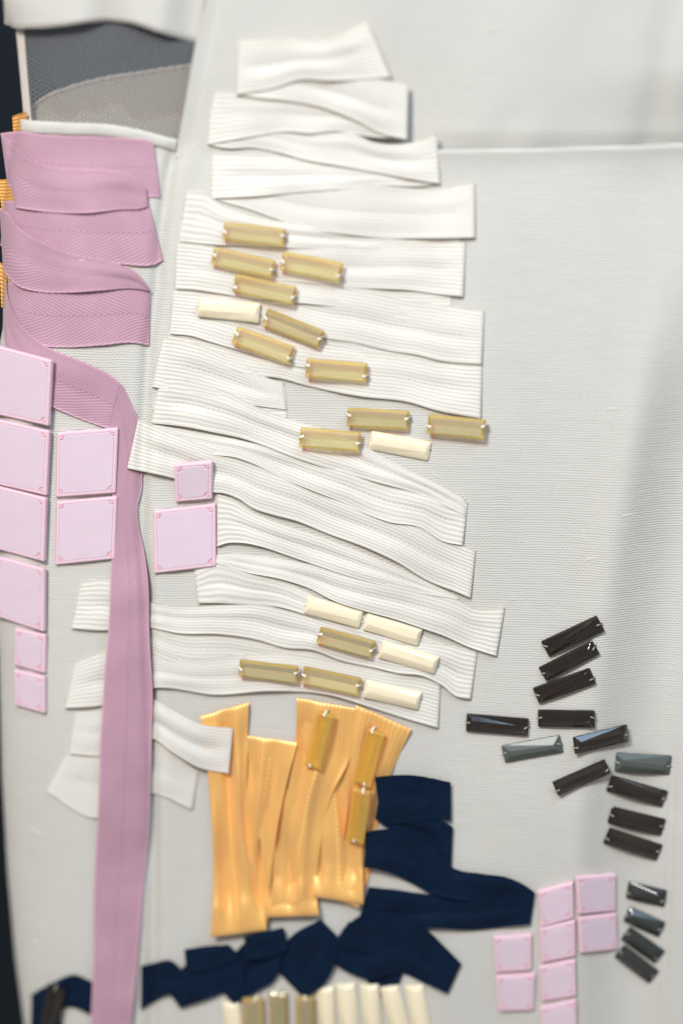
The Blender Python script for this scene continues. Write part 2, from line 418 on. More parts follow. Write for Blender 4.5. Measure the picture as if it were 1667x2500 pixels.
# ------------------------------------------------------------------ jacket
OJ = world(900, 1300)
jacket = thing('jacket', 'cream woven jacket front with sheer grey mesh band at the shoulder, beneath all trims', 'jacket', OJ)
def sheet(name, top, bot, h, nu, nv, material, extra=None, hedge=None, back_skirt=False, th=2.0, hfun=None):
    us = np.linspace(0, 1, nu); vs = np.linspace(0, 1, nv)
    T = spline(top, us=us); B = spline(bot, us=us)
    P = T[:, None, :]*(1-vs)[None, :, None]+B[:, None, :]*vs[None, :, None]
    H = np.full(P.shape[:2], float(h))
    if hfun is not None: H = H+hfun(us[:, None]*np.ones_like(vs)[None], np.ones_like(us)[:, None]*vs[None], P)
    f = world(P[..., 0], P[..., 1], H, extra); b = world(P[..., 0], P[..., 1], H-th, extra)
    if back_skirt:
        sk = [f[0].copy()+np.array([.0, d, 0]) for d in (.03, .10)]
        f = np.concatenate([np.stack(sk[::-1]), f]); b = np.concatenate([np.stack([s+np.array([.0005, 0, 0]) for s in sk[::-1]]), b])
    uv = np.stack([f[..., 0]/SC, f[..., 2]/SC], -1)
    return grid_obj(name, f, b, material, jacket, uv, None, OJ)
TOPE = [(50, 290), (70, 293), (150, 298), (280, 305), (340, 316), (400, 332), (480, 348), (700, 356), (900, 362), (1080, 365), (1250, 363), (1450, 358), (1667, 350), (1730, 347)]
# lower panel: rows follow the left outline
def lower():
    nu, nv = 300, 330
    g = np.r_[np.linspace(0, .12, 60)[:-1], np.linspace(.12, 1, nu-59)]
    r = np.linspace(0, 1, nv)**1.3
    tx = spline(TOPE, 400)
    X = np.zeros((len(g), nv)); Y = np.zeros_like(X)
    for it in range(3):
        for j in range(nv):
            yy = Y[:, j] if it else 300+r[j]*2300
            xl = np.interp(yy, XL[:, 0], XL[:, 1])
            xx = xl+g*(1730-xl)
            X[:, j] = xx
            yt = np.interp(xx, tx[:, 0], tx[:, 1])
            Y[:, j] = yt+r[j]*(2620-yt)
    H = np.zeros_like(X)+0.0
    H = H+8*np.where(r*2300 < 7, np.sqrt(np.clip(1-((r*2300-7)/7)**2, 0, 1)), np.exp(-((np.maximum(r*2300-7, 0))/30)**1.4))[None]*smooth(900, 1100, X)+2*np.exp(-r*2300/8)[None]*(1-smooth(300, 480, X))
    f = world(X, Y, H); b = world(X, Y, H-9)
    sk = [f[0]+np.array([0, d, 0]) for d in (.03, .1)]
    f = np.concatenate([np.stack(sk[::-1]), f]); b = np.concatenate([np.stack([s+np.array([.0008, 0, 0]) for s in sk[::-1]]), b])
    uv = np.stack([f[..., 0]/SC, f[..., 2]/SC], -1)
    return grid_obj('lower_panel', f, b, M['linen'], jacket, uv, None, OJ)
lower()
up_l = [(506, -40), (501, 0), (478, 103), (459, 214), (436, 340), (428, 385)]
up_r = [(1730, -40), (1730, 0), (1730, 110), (1730, 220), (1730, 330), (1730, 385)]
def upf(U, V, P): return 17*(1-smooth(.22, .45, V))+5*np.exp(-V*1220/14)-1.5*np.exp(-((V*1220-30)/10)**2)
# grid runs down the left edge, then across
sheet('upper_panel', up_l, up_r, -18.0, 120, 200, M['linen'], extra=upper_extra, hfun=upf)
def cap_w(U, V, P):
    x = P[..., 0]
    return 9*np.sin(x/27.0+1.0)*V**1.3*np.exp(-((x-270)/110)**2)+8*np.sin(x/58.0)*V-34*smooth(.78, .97, U)-6*np.maximum(0, V-.93)/.07
sheet('shoulder_panel', [(8, -60), (100, -60), (200, -60), (300, -60), (400, -60), (508, -60)],
      [(12, 58), (42, 69), (77, 69), (153, 64), (210, 56), (268, 52), (325, 58), (383, 77), (440, 94), (484, 104)], 16, 110, 30, M['linen'], hfun=cap_w, back_skirt=True)
sheet('top_binding', [(x, y+1.0) for x, y in TOPE[:6]]+[(432, 342)], [(x+4, y+31) for x, y in TOPE[:6]]+[(428, 372)], 3, 90, 14, M['linen'], hfun=lambda U, V, P: 5*np.sqrt(np.clip(1-(2*V-1)**2, 0, 1))+1.2*np.sin(U*23)*V)
sheet('mesh_insert', [(40, 40), (150, 40), (300, 40), (500, 60)], [(66, 300), (150, 310), (300, 325), (470, 360)], -16, 60, 40, M['tulle'], th=.4)
sheet('mesh_binding', [(38, 50), (48, 160), (60, 300)], [(57, 50), (66, 160), (78, 300)], -14, 30, 6, M['binding'], th=2)
sheet('inner_facing', [(66, 275), (78, 262), (107, 237), (153, 218), (249, 191), (344, 176), (471, 157), (520, 150)],
      [(66, 360), (78, 360), (107, 360), (153, 360), (249, 365), (344, 370), (471, 390), (520, 395)], -60, 60, 14, M['facing'])
FE = [(66, 275), (78, 262), (107, 237), (153, 218), (249, 191), (344, 176), (471, 157), (520, 150)]
sheet('facing_edge', [(x, y-3) for x, y in FE], [(x+1, y+5) for x, y in FE], -57, 80, 4, M['pale_strip'], th=3, hfun=lambda U, V, P: 1.5*np.sin(U*150))
sheet('pale_strip', [(80, 288), (95, 262), (118, 250), (134, 275), (165, 292), (205, 270), (240, 275), (275, 250), (300, 262), (330, 290), (400, 286), (425, 280), (480, 292)],
      [(80, 360), (95, 360), (118, 360), (134, 360), (165, 362), (205, 365), (240, 368), (275, 370), (300, 372), (330, 374), (400, 380), (425, 382), (480, 390)], -52, 90, 8, M['pale_strip'])  # paler strip with a wavy top, just in front of the facing
# slubs in the weave
SL = [(1240, 12, 70, 2), (1195, 75, 44, 3), (1265, 1087, 26, 70), (1250, 1080, 14, 40), (1440, 1366, 38, -8), (1528, 1260, 34, -20), (1060, 1160, 34, 25), (90, 2030, 40, 20),
      (85, 1975, 20, -60), (98, 2262, 26, 15), (150, 2172, 70, 3), (362, 2140, 66, 80), (415, 2222, 18, 40), (86, 2298, 20, 25), (1250, 1985, 90, -8), (1100, 700, 60, 1), (1370, 700, 80, 0), (1490, 1000, 40, -4), (1180, 2060, 60, 0)]
for i, (x, y, L, ang) in enumerate(SL):
    ca, sa = math.cos(math.radians(ang)), math.sin(math.radians(ang))
    n = 9; t = np.linspace(-1, 1, n); rr = 2.6*np.sqrt(np.clip(1-t*t, .02, 1))*(1+.25*np.sin(t*7+i))
    if L > 55: continue
    rr = rr*1.25
    vs_ = []; fs = []
    for k in range(n):
        for q in range(6):
            an = q*math.pi/3
            off = rr[k]*math.cos(an); hh = (3.6+rr[k]*(math.sin(an)-.55)) if y > 370 else (-14.4+rr[k]*(math.sin(an)-.55))
            bend = 2.0*math.sin(t[k]*2.2+i)
            vs_.append(world(x+ca*t[k]*L/2-sa*(off+bend), y+sa*t[k]*L/2+ca*(off+bend), hh-3.6, None if y > 370 else upper_extra))
    for k in range(n-1):
        for q in range(6):
            a0 = k*6+q; a1 = k*6+(q+1) % 6; fs.append((a0, a1, a1+6, a0+6))
    mesh_obj('slub', vs_, fs, M['linen'], jacket, origin=OJ)

# ------------------------------------------------------------------ white ribbon
OW = world(800, 1000)
wr = thing('white_ribbon', 'long off-white grosgrain ribbon folded back and forth in a tall zigzag down the jacket front', 'ribbon', OW)
def W(top, bot, h, fl=False, fr=False, **k):
    hT, hB = (h[:2], h[2:]) if len(h) == 4 else h
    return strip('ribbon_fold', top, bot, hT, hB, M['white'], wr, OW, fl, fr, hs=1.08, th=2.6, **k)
W([(583, 96), (691, 92), (787, 92), (825, 82), (863, 65), (894, 50)], [(577, 231), (672, 214), (730, 195), (806, 197), (880, 194), (953, 188)], (8, 10, 14, 14), True, False)
W([(582, 130), (700, 150), (850, 178), (940, 195), (997, 205)], [(578, 231), (615, 237), (691, 245), (791, 264), (883, 302), (921, 323), (994, 341)], (2, 9, 9, 15), False, True)
W([(523, 222), (650, 228), (800, 240), (995, 255)], [(506, 352), (615, 333), (710, 321), (749, 325), (825, 320), (900, 333), (990, 338)], (3, 2, 12, 6), True, False)
W([(515, 262), (650, 300), (760, 325), (863, 326), (910, 346), (970, 352), (1020, 344), (1066, 325)], [(508, 354), (557, 362), (615, 360), (684, 373), (737, 388), (825, 404), (921, 421), (997, 436), (1074, 448)], (2, 11, 7, 13), False, True)
W([(519, 375), (615, 377), (690, 383), (800, 388), (950, 398), (1068, 400)], [(515, 484), (634, 478), (749, 467), (837, 461), (921, 453), (1036, 453), (1068, 449)], (3, 2, 12, 6), True, False)
W([(520, 410), (650, 430), (837, 448), (960, 455), (1055, 462), (1159, 446)], [(519, 486), (600, 508), (690, 540), (744, 557), (850, 572), (936, 580), (1040, 581), (1159, 579)], (2, 9, 4, 14), False, True)
W([(457, 465), (500, 470), (541, 498), (590, 517), (637, 530), (744, 548), (900, 553), (1120, 545)], [(438, 588), (515, 596), (675, 603), (790, 610), (900, 620), (1000, 618), (1120, 605)], (10, 2, 12, 3), True, False)
W([(440, 540), (600, 570), (744, 590), (880, 598), (957, 592), (1040, 592), (1137, 590)], [(434, 650), (550, 670), (700, 685), (800, 695), (897, 703), (1000, 708), (1060, 716), (1130, 723)], (2, 8, 3, 14), False, True)
W([(432, 590), (515, 600), (650, 632), (780, 662), (900, 690), (1100, 692)], [(428, 705), (470, 707), (534, 716), (591, 726), (706, 737), (783, 745), (897, 760), (1000, 783), (1100, 790)], (10, 2, 13, 4), True, False)
W([(430, 640), (700, 690), (900, 715), (1000, 735), (1100, 748), (1182, 760)], [(430, 730), (600, 760), (700, 790), (800, 826), (853, 834), (957, 857), (1018, 866), (1075, 880), (1175, 889)], (2, 8, 3, 14), False, True)
W([(424, 706), (534, 718), (600, 733), (800, 785), (1000, 835), (1160, 850)], [(415, 814), (470, 820), (511, 833), (600, 860), (700, 890), (900, 905), (1160, 900)], (7, 2, 13, 3), True, False)
W([(420, 770), (600, 805), (800, 850), (957, 866), (1075, 885), (1177, 893)], [(405, 870), (500, 883), (553, 898), (610, 915), (683, 923), (744, 940), (878, 967), (1000, 982), (1060, 1000), (1173, 1021)], (2, 8, 6, 13), False, True)
W([(399, 824), (430, 828), (511, 850), (560, 872), (620, 905), (660, 925), (693, 934)], [(370, 944), (450, 955), (560, 978), (640, 992), (700, 1000)], (9, 7, 12, 9), True, True)
W([(393, 925), (480, 935), (560, 945), (640, 948), (698, 944)], [(372, 1000), (450, 1005), (560, 1010), (702, 1018)], (4, 4, 5, 5), False, True)
W([(393, 920), (450, 926), (545, 952), (644, 1000), (721, 1026), (798, 1050), (870, 1080), (910, 1100), (991, 1142), (1083, 1188), (1136, 1219)],
  [(369, 1033), (453, 1042), (530, 1057), (587, 1069), (645, 1088), (713, 1115), (778, 1137), (900, 1172), (1044, 1214), (1137, 1260)], (11, 7, 14, 10), True, True)
W([(338, 1030), (430, 1045), (540, 1065), (713, 1105), (900, 1160), (1044, 1200), (1142, 1226)],
  [(330, 1065), (430, 1090), (530, 1111), (568, 1115), (614, 1130), (683, 1164), (776, 1203), (845, 1230), (891, 1253), (949, 1274), (1025, 1287), (1083, 1322), (1129, 1331)], (9, 6, 12, 14), False, True)
W([(338, 1023), (425, 1060), (530, 1098), (700, 1150), (850, 1215), (1000, 1270), (1100, 1320), (1161, 1345)],
  [(311, 1143), (425, 1168), (522, 1202), (545, 1204), (583, 1218), (618, 1241), (664, 1256), (721, 1271), (798, 1302), (903, 1341), (968, 1372), (1044, 1418), (1121, 1448), (1148, 1460)], ([16, 8, 6, 8], [17, 12, 12, 14]), True, True)
W([(530, 1206), (560, 1215), (620, 1250), (800, 1315), (960, 1380), (1115, 1455)], [(530, 1334), (549, 1327), (587, 1325), (644, 1336), (702, 1356), (778, 1382), (891, 1418), (1006, 1444), (1121, 1464)], (8, 3, 12, 9), True, False)
W([(520, 1356), (568, 1350), (625, 1354), (683, 1363), (900, 1410), (1121, 1466), (1159, 1483), (1232, 1483)], [(520, 1372), (606, 1398), (683, 1413), (757, 1437), (815, 1467), (884, 1490), (968, 1513), (1025, 1532), (1083, 1552), (1140, 1578), (1211, 1601)], (4, 9, 12, 14), False, True)
W([(474, 1390), (520, 1366), (606, 1392), (700, 1420), (800, 1470), (1000, 1540), (1140, 1590)], [(484, 1472), (530, 1472), (600, 1476), (680, 1482), (750, 1502), (900, 1560), (1100, 1600)], (7, 2, 12, 5), True, False)
W([(200, 1418), (272, 1415), (365, 1469), (421, 1478), (536, 1477), (620, 1474), (700, 1490), (800, 1520), (950, 1560), (1083, 1572), (1165, 1592)],
  [(175, 1534), (265, 1539), (345, 1530), (440, 1546), (536, 1548), (620, 1560), (700, 1582), (757, 1586), (834, 1613), (922, 1632), (968, 1643), (1033, 1651), (1079, 1674), (1113, 1700), (1148, 1706)], (6, 7, 11, 14), True, True)
W([(200, 1440), (270, 1450), (367, 1515), (440, 1540), (536, 1542), (640, 1560), (1000, 1640), (1070, 1660)], [(185, 1525), (265, 1536), (371, 1595), (459, 1626), (560, 1625), (700, 1640), (900, 1660), (1070, 1685)], (3, 2, 8, 3))
W([(184, 1618), (253, 1591), (371, 1588), (459, 1610), (560, 1600), (700, 1598), (850, 1625), (968, 1645), (1033, 1652), (1076, 1664)], [(159, 1729), (250, 1722), (372, 1680), (531, 1696), (659, 1687), (808, 1698), (904, 1727), (989, 1754), (1069, 1777)], (5, 7, 12, 13), True, True)
W([(184, 1737), (245, 1733), (373, 1706), (421, 1733), (497, 1769), (570, 1777)], [(168, 1840), (243, 1845), (371, 1802), (421, 1836), (486, 1874), (559, 1888)], ([8, 10, 22, 28], [10, 12, 22, 28]), True, True, wave=3)
W([(165, 1840), (240, 1825), (371, 1806), (430, 1842), (486, 1886)], [(115, 1932), (233, 1997), (367, 1936), (471, 1976)], (4, 5, 8, 10), True, True, wave=3)

# ------------------------------------------------------------------ pink ribbon
OP = world(250, 900)
pr = thing('pink_ribbon', 'dusty pink herringbone ribbon zigzagging at left with one long tail hanging down', 'ribbon', OP)
def Pk(top, bot, h, fl=False, fr=False, name='ribbon_fold', **k):
    hT, hB = (h[:2], h[2:]) if len(h) == 4 else h
    return strip(name, top, bot, hT, hB, M['pink'], pr, OP, fl, fr, groove=k.pop('groove', 1.2), th=2.8, **k)
Pk([(2, 325), (38, 321), (115, 329), (230, 333), (375, 341)], [(20, 455), (120, 470), (260, 478), (392, 481)], (5, 7, 4, 5), True, False)
Pk([(2, 325), (23, 344), (46, 367), (69, 386), (134, 408), (200, 413), (250, 414), (318, 425), (344, 444), (360, 463)], [(38, 507), (80, 513), (126, 518), (210, 520), (299, 511), (344, 509), (363, 503)], ([15, 16, 15, 14], [13, 13, 12, 12]), True, True)
Pk([(10, 490), (126, 495), (299, 492), (362, 488)], [(2, 600), (100, 625), (230, 640), (295, 645), (386, 642), (398, 635)], (4, 5, 6, 9), True, False)
Pk([(0, 506), (23, 523), (42, 550), (69, 573), (115, 596), (165, 617), (230, 630), (291, 645), (337, 668), (356, 691), (368, 710)], [(8, 655), (23, 680), (46, 699), (96, 712), (172, 714), (245, 709), (337, 705), (368, 711)], (15, 13, 14, 12), True, False)
Pk([(14, 690), (96, 695), (245, 697), (337, 696), (367, 708)], [(12, 800), (60, 830), (115, 846), (161, 848), (245, 843), (329, 837), (364, 843)], (4, 5, 6, 8), False, False)
Pk([(17, 676), (19, 718), (31, 756), (50, 791), (77, 818), (115, 846), (184, 875), (245, 902), (283, 925), (298, 940)], [(8, 790), (14, 850), (55, 945), (130, 994), (172, 1013), (245, 1040), (270, 1048)], (11, 9, 9, 7), True, True)
Pk([(298, 938), (321, 986), (339, 1028), (348, 1100), (348, 1157), (346, 1199), (335, 1237), (337, 1276), (352, 1344), (362, 1421), (364, 1517), (367, 1591), (373, 1687), (371, 1783), (367, 1936), (362, 2053), (350, 2168), (341, 2283), (329, 2417), (320, 2500), (312, 2570)],
   [(276, 965), (266, 1010), (272, 1080), (275, 1200), (274, 1350), (270, 1421), (264, 1555), (260, 1591), (253, 1687), (245, 1821), (239, 2000), (230, 2168), (228, 2359), (222, 2500), (218, 2570)],
   ([9, 7, 8, 14, 20, 20, 20, 19, 14, 8, 12, 20, 20], [5, 5, 6, 10, 18, 18, 18, 18, 12, 7, 12, 20, 20]), True, False, name='ribbon_tail', wave=1.2, lift=lambda u: 9*smooth(.25, .32, u)*(1-smooth(.62, .72, u)))

# ------------------------------------------------------------------ orange ribbons
OO = world(700, 1980)
orr = thing('orange_ribbon', 'satin apricot orange ribbon folded into upright pleats below the white zigzag', 'ribbon', OO)
def Or(top, bot, h, fl=True, fr=True, **k):
    hT, hB = (h[:2], h[2:]) if len(h) == 4 else h
    return strip('ribbon_fold', top, bot, hT, hB, M['orange'], orr, OO, fl, fr, wave=4.0, groove=5, pleat=8, rad=14, hs=1.15, lift=lambda u: 15*smooth(.80, .985, u)-5*smooth(.5, .8, u)*(1-smooth(.8, .95, u)), **k)
Or([(869, 1720), (856, 1830), (845, 2000), (806, 2190)], [(1004, 1780), (955, 1890), (921, 2015), (905, 2120), (874, 2218)], (12, 8, 12, 8), True, True)
Or([(728, 1705), (745, 1850), (766, 2050), (766, 2190)], [(862, 1735), (868, 1850), (880, 2000), (887, 2208)], (3, 14, 3, 16), False, True)
Or([(725, 1703), (722, 1800), (700, 1950), (668, 2150), (658, 2236)], [(867, 1729), (852, 1856), (812, 1935), (780, 2080), (772, 2232)], ([13, 14, 18, 15, 8], [16, 14, 22, 20, 8]), True, False)
Or([(612, 1800), (620, 1950), (645, 2120), (653, 2240)], [(722, 1815), (735, 1950), (760, 2100), (779, 2236)], (3, 15, 3, 16), False, True)
Or([(605, 1796), (601, 1900), (580, 2100), (560, 2255)], [(726, 1812), (698, 1920), (668, 2080), (652, 2262)], ([15, 15, 12, 5], [17, 16, 18, 5]), True, False)
Or([(490, 1748), (507, 1887), (521, 2150), (515, 2289)], [(607, 1714), (603, 1894), (605, 2010), (630, 2150), (652, 2271)], (14, 17, 15, 20), True, True)
OL = world(30, 500)
ol = thing('gold_ribbon', 'golden orange ribbon peeping out behind the pink folds at the far left edge', 'ribbon', OL)
for t_, b_ in (([(31, 284), (47, 278), (66, 273)], [(34, 330), (48, 330), (64, 328)]), ([(-4, 438), (8, 438), (22, 436)], [(6, 520), (24, 520), (48, 518)]), ([(0, 640), (10, 646), (26, 668)], [(4, 750), (10, 750), (24, 748)])):
    strip('ribbon_fold', t_, b_, [2, 3], [2, 3], M['gold'], ol, OL, True, False, wave=.3, groove=0, nv=12)

# ------------------------------------------------------------------ navy ribbon
ON = world(900, 2200)
nr = thing('navy_ribbon', 'matte navy blue ribbon zigzagging along the bottom from the orange pleats to the left edge', 'ribbon', ON)
def Nv(top, bot, h, fl=False, fr=False, **k):
    hT, hB = (h[:2], h[2:]) if len(h) == 4 else h
    return strip('ribbon_fold', top, bot, hT, hB, M['navy'], nr, ON, fl, fr, wave=4, groove=3, hs=1.35, **k)
Nv([(926, 1940), (990, 1985), (1060, 1995), (1105, 2018)], [(915, 2000), (940, 2017), (1000, 2060), (1060, 2100), (1101, 2114)], (12, 14, 14, 14), False, True)
Nv([(915, 1897), (955, 1893), (1003, 1892), (1050, 1899), (1100, 1910)], [(926, 1985), (950, 2008), (1010, 2005), (1060, 1999), (1101, 2004)], (26, 16, 24, 16), False, True)
Nv([(892, 2031), (930, 2025), (1000, 2028), (1060, 2050), (1103, 2117), (1175, 2133), (1233, 2141), (1282, 2162), (1305, 2179)],
   [(888, 2118), (915, 2122), (942, 2129), (1003, 2156), (1049, 2181), (1110, 2196), (1180, 2203), (1290, 2207)], ([22, 16, 17, 9, 9], [22, 15, 13, 9, 9]), True, False)
Nv([(900, 2165), (965, 2172), (1041, 2183), (1120, 2188), (1200, 2184), (1260, 2178), (1305, 2180)], [(873, 2252), (960, 2275), (1038, 2266), (1156, 2271), (1233, 2263), (1294, 2257)], (6, 12, 9, 12), False, True)
Nv([(835, 2270), (880, 2235), (960, 2230), (1038, 2267), (1087, 2313), (1126, 2353)], [(812, 2352), (850, 2375), (900, 2392), (975, 2375), (1030, 2398), (1093, 2426)], (10, 12, 10, 12), False, True)
Nv([(905, 2320), (940, 2350), (985, 2372)], [(895, 2395), (929, 2434), (975, 2400)], (5, 5, 6, 6), False, False)
Nv([(850, 2252), (890, 2245), (945, 2240)], [(815, 2300), (860, 2320), (930, 2330)], (15, 14, 15, 14), True, False)
Nv([(672, 2367), (707, 2290), (783, 2244)], [(741, 2437), (790, 2405), (820, 2345), (822, 2283)], (9, 12, 12, 12), True, True)
Nv([(596, 2288), (640, 2276), (693, 2264)], [(600, 2345), (650, 2340), (705, 2320)], (16, 15, 16, 15), True, False)
Nv([(538, 2417), (575, 2325), (600, 2300), (700, 2290)], [(569, 2452), (630, 2420), (668, 2397), (690, 2330)], (9, 11, 10, 12), True, False)
Nv([(450, 2318), (500, 2310), (558, 2306)], [(455, 2375), (520, 2365), (590, 2335)], (15, 14, 16, 14), True, False)
Nv([(413, 2424), (440, 2370), (480, 2335), (592, 2328)], [(440, 2462), (490, 2445), (528, 2432), (600, 2395)], (8, 10, 10, 12), True, False)
Nv([(345, 2358), (380, 2350), (414, 2344), (450, 2372)], [(344, 2466), (370, 2450), (402, 2432), (440, 2425)], (6, 12, 6, 12), False, False)
Nv([(76, 2430), (134, 2397), (180, 2380), (230, 2399)], [(90, 2480), (140, 2470), (165, 2459), (228, 2480)], (8, 8, 8, 8), True, False)
Nv([(78, 2428), (105, 2412), (134, 2400)], [(74, 2560), (110, 2560), (160, 2560)], (12, 13, 12, 13), True, True)

# ------------------------------------------------------------------ everything sewn on top rests on what lies under it
TREE = BVHTree.FromPolygons(BVH_V, BVH_F)
def ray_dir(px, py):
    cx = (px-833.5)*SC/DIST; cy = (1250-py)*SC/DIST; cp, sp = math.cos(PITCH), math.sin(PITCH)
    return Vector((cx, cp+cy*sp, -sp+cy*cp))
def seat(corners, on_cloth=None, lift=0.0):
    """plane under four outline corners: returns the corners as 3D points and the plane normal"""
    c = np.array(corners, float); pts = []
    O = Vector(CAM)
    for s in np.linspace(.08, .92, 6):
        for q in np.linspace(.1, .9, 4):
            p = (c[0]*(1-s)+c[1]*s)*(1-q)+(c[3]*(1-s)+c[2]*s)*q
            if on_cloth is not None: pts.append(world(p[0], p[1], on_cloth)); continue
            hit = TREE.ray_cast(O, ray_dir(*p))
            if hit[0] is not None: pts.append(np.array(hit[0]))
    pts = np.array(pts)
    A = np.c_[pts[:, 0], pts[:, 2], np.ones(len(pts))]
    sol = np.linalg.lstsq(A, pts[:, 1], rcond=None)[0]
    res = pts[:, 1]-A@sol                       # negative = nearer than the plane
    sol[2] += float(np.percentile(res, 12))-lift*SC
    n = Vector((sol[0], -1.0, sol[1])).normalized()
    out = []
    for p in c:
        d = ray_dir(*p); den = d.y-sol[0]*d.x-sol[1]*d.z
        t = (sol[0]*O.x+sol[1]*O.z+sol[2]-O.y)/den
        out.append(O+d*t)
    return out, n
def frame(corners3, n):
    c = sum(corners3, Vector())/4
    ax = ((corners3[1]+corners3[2])-(corners3[0]+corners3[3])).normalized()
    ax = (ax-n*ax.dot(n)).normalized(); ay = n.cross(ax).normalized()
    m = Matrix.Identity(4)
    for i in range(3): m[i][0], m[i][1], m[i][2], m[i][3] = ax[i], ay[i], n[i], c[i]
    return m
def tube(name, pts, r, material, parent, sides=6):
    pts = [Vector(p) for p in pts]; V = []; F = []
    for i, p in enumerate(pts):
        t = (pts[min(i+1, len(pts)-1)]-pts[max(i-1, 0)]).normalized()
        a = t.orthogonal().normalized(); b = t.cross(a)
        for q in range(sides):
            an = 2*math.pi*q/sides; V.append(p+(a*math.cos(an)+b*math.sin(an))*r)
    for i in range(len(pts)-1):
        for q in range(sides):
            F.append((i*sides+q, i*sides+(q+1) % sides, (i+1)*sides+(q+1) % sides, (i+1)*sides+q))
    F.append(tuple(range(sides))[::-1]); F.append(tuple(len(V)-sides+q for q in range(sides)))
    return mesh_obj(name, [tuple(v) for v in V], F, material, parent)

def bead(name, label, cat, group, cx, cy, L, Wd, ang, kind, seed=0, on_cloth=None, lift=.4):
    r = random.Random(seed*7+3)
    ca, sa = math.cos(math.radians(ang)), math.sin(math.radians(ang))
    cs = [(cx+sx*L/2*ca-sy*Wd/2*sa, cy+sx*L/2*sa+sy*Wd/2*ca) for sx, sy in ((-1, -1), (1, -1), (1, 1), (-1, 1))]
    c3, n = seat(cs, on_cloth, lift)
    m4 = frame(c3, n)
    t = thing(name, label, cat, group=group, mat4=m4)
    inv = m4.inverted(); P = [inv @ c for c in c3]      # local outline, z ~ 0
    hl = (P[1].x-P[0].x+P[2].x-P[3].x)/4; hw = abs(P[0].y-P[3].y+P[1].y-P[2].y)/4
    u = SC
    bev = 1.8*u; g1 = 5.0*u; top = (16.5 if kind != 'cream' else 15.5)*u
    def ring(lx, ly, z, ch): return [(-lx+ch, ly, z), (lx-ch, ly, z), (lx, ly-ch, z), (lx, -ly+ch, z), (lx-ch, -ly, z), (-lx+ch, -ly, z), (-lx, -ly+ch, z), (-lx, ly-ch, z)]
    V = ring(hl-1.5*u, hw-1.5*u, 0, 2.5*u)+ring(hl, hw, 2.0*u, 2.5*u)+ring(hl, hw, g1, 2.5*u)
    if kind in ('yellow', 'amber', 'smoke'):            # cut stones: a keeled back under the girdle
        pv = 6*u if kind == 'smoke' else 14*u
        top += pv-3*u; g1 = pv+3.5*u
        V = ring(hl-1*u, hw-1*u, pv, 2.5*u)+ring(hl, hw, pv+1*u, 2.5*u)+ring(hl, hw, g1, 2.5*u)
        ka = len(V); V += [(-hl+9*u, -hw*.1, .2*u), (hl-9*u, -hw*.1, .2*u)]
        F = [(0, 1, ka+1), (0, ka+1, ka), (1, 2, ka+1), (2, 3, ka+1), (3, 4, ka+1), (4, 5, ka), (4, ka, ka+1), (5, 6, ka), (6, 7, ka), (7, 0, ka)]
    else: F = [tuple(range(8))]
    for k in range(2):
        for i in range(8): F.append((k*8+i, (k+1)*8+i, (k+1)*8+(i+1) % 8, k*8+(i+1) % 8))
    # table: a narrow, slightly skewed top facet between two long slopes and two end slopes
    e = (17+r.uniform(-2, 3))*u
    if kind == 'cream':
        yt0, yt1 = hw*.62, hw*(.55+r.uniform(-.1, .1)); yb0, yb1 = -hw*(.18+r.uniform(-.06, .1)), -hw*(.22+r.uniform(-.1, .06)); e = 9*u
    else:
        sk = r.uniform(.05, .30)*r.choice([-1, 1])
        yt0, yt1 = hw*(.28+sk), hw*(.28-sk); yb0, yb1 = -hw*(.22-sk*.6), -hw*(.22+sk*.6)
    if kind in ('yellow', 'amber'):                     # emerald cut: broad flat table, narrow amber rim
        e = (8+r.uniform(-1, 2))*u; top = g1+5.5*u
        yt0, yt1 = hw*(.72+r.uniform(-.08, .08)), hw*(.72+r.uniform(-.08, .08)); yb0, yb1 = -hw*(.74+r.uniform(-.08, .08)), -hw*(.74+r.uniform(-.08, .08))
    b0 = len(V)
    V += [(-hl+e, yt0, top), (hl-e, yt1, top), (hl-e, yb1, top), (-hl+e, yb0, top)]
    G0 = 16
    tl, tr_, br, bl = b0, b0+1, b0+2, b0+3
    F += [(tl, bl, br), (tl, br, tr_)] if r.random() < .5 else [(tl, bl, tr_), (bl, br, tr_)]
    F += [(G0+1, G0+0, tl), (G0+1, tl, tr_)] if r.random() < .5 else [(G0+0, tl, tr_), (G0+0, tr_, G0+1)][::1]
    F += [(G0+2, G0+1, tr_), (G0+3, G0+2, tr_), (G0+3, tr_, br), (G0+4, G0+3, br)]
    F += [(G0+5, G0+4, br), (G0+5, br, bl)]
    F += [(G0+6, G0+5, bl), (G0+7, G0+6, bl), (G0+7, bl, tl), (G0+0, G0+7, tl)]
    matn = {'yellow': 'yellow', 'amber': 'amber', 'cream': 'cream', 'smoke': 'smoke', 'sage': 'sage', 'charcoal': 'charcoal'}[kind]
    import bmesh
    o = mesh_obj('cut_stone', V, F, M[matn], t, smooth_=False)
    bm = bmesh.new(); bm.from_mesh(o.data); bmesh.ops.recalc_face_normals(bm, faces=bm.faces)
    if kind == 'cream':
        bmesh.ops.bevel(bm, geom=[e_ for e_ in bm.edges], offset=1.1*u, segments=2, affect='EDGES', profile=.6)
        for f in bm.faces: f.smooth = True
    else:
        bmesh.ops.bevel(bm, geom=[e_ for e_ in bm.edges if max(v.co.z for v in e_.verts) > g1*.9], offset=(.9 if kind in ('smoke', 'sage', 'charcoal') else .5)*u, segments=1, affect='EDGES')
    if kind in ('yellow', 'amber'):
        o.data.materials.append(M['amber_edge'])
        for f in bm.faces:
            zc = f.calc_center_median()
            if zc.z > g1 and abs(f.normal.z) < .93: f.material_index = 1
    bm.to_mesh(o.data); bm.free()
    tm = M['thread_dark'] if kind in ('smoke', 'sage', 'charcoal') else M['thread']
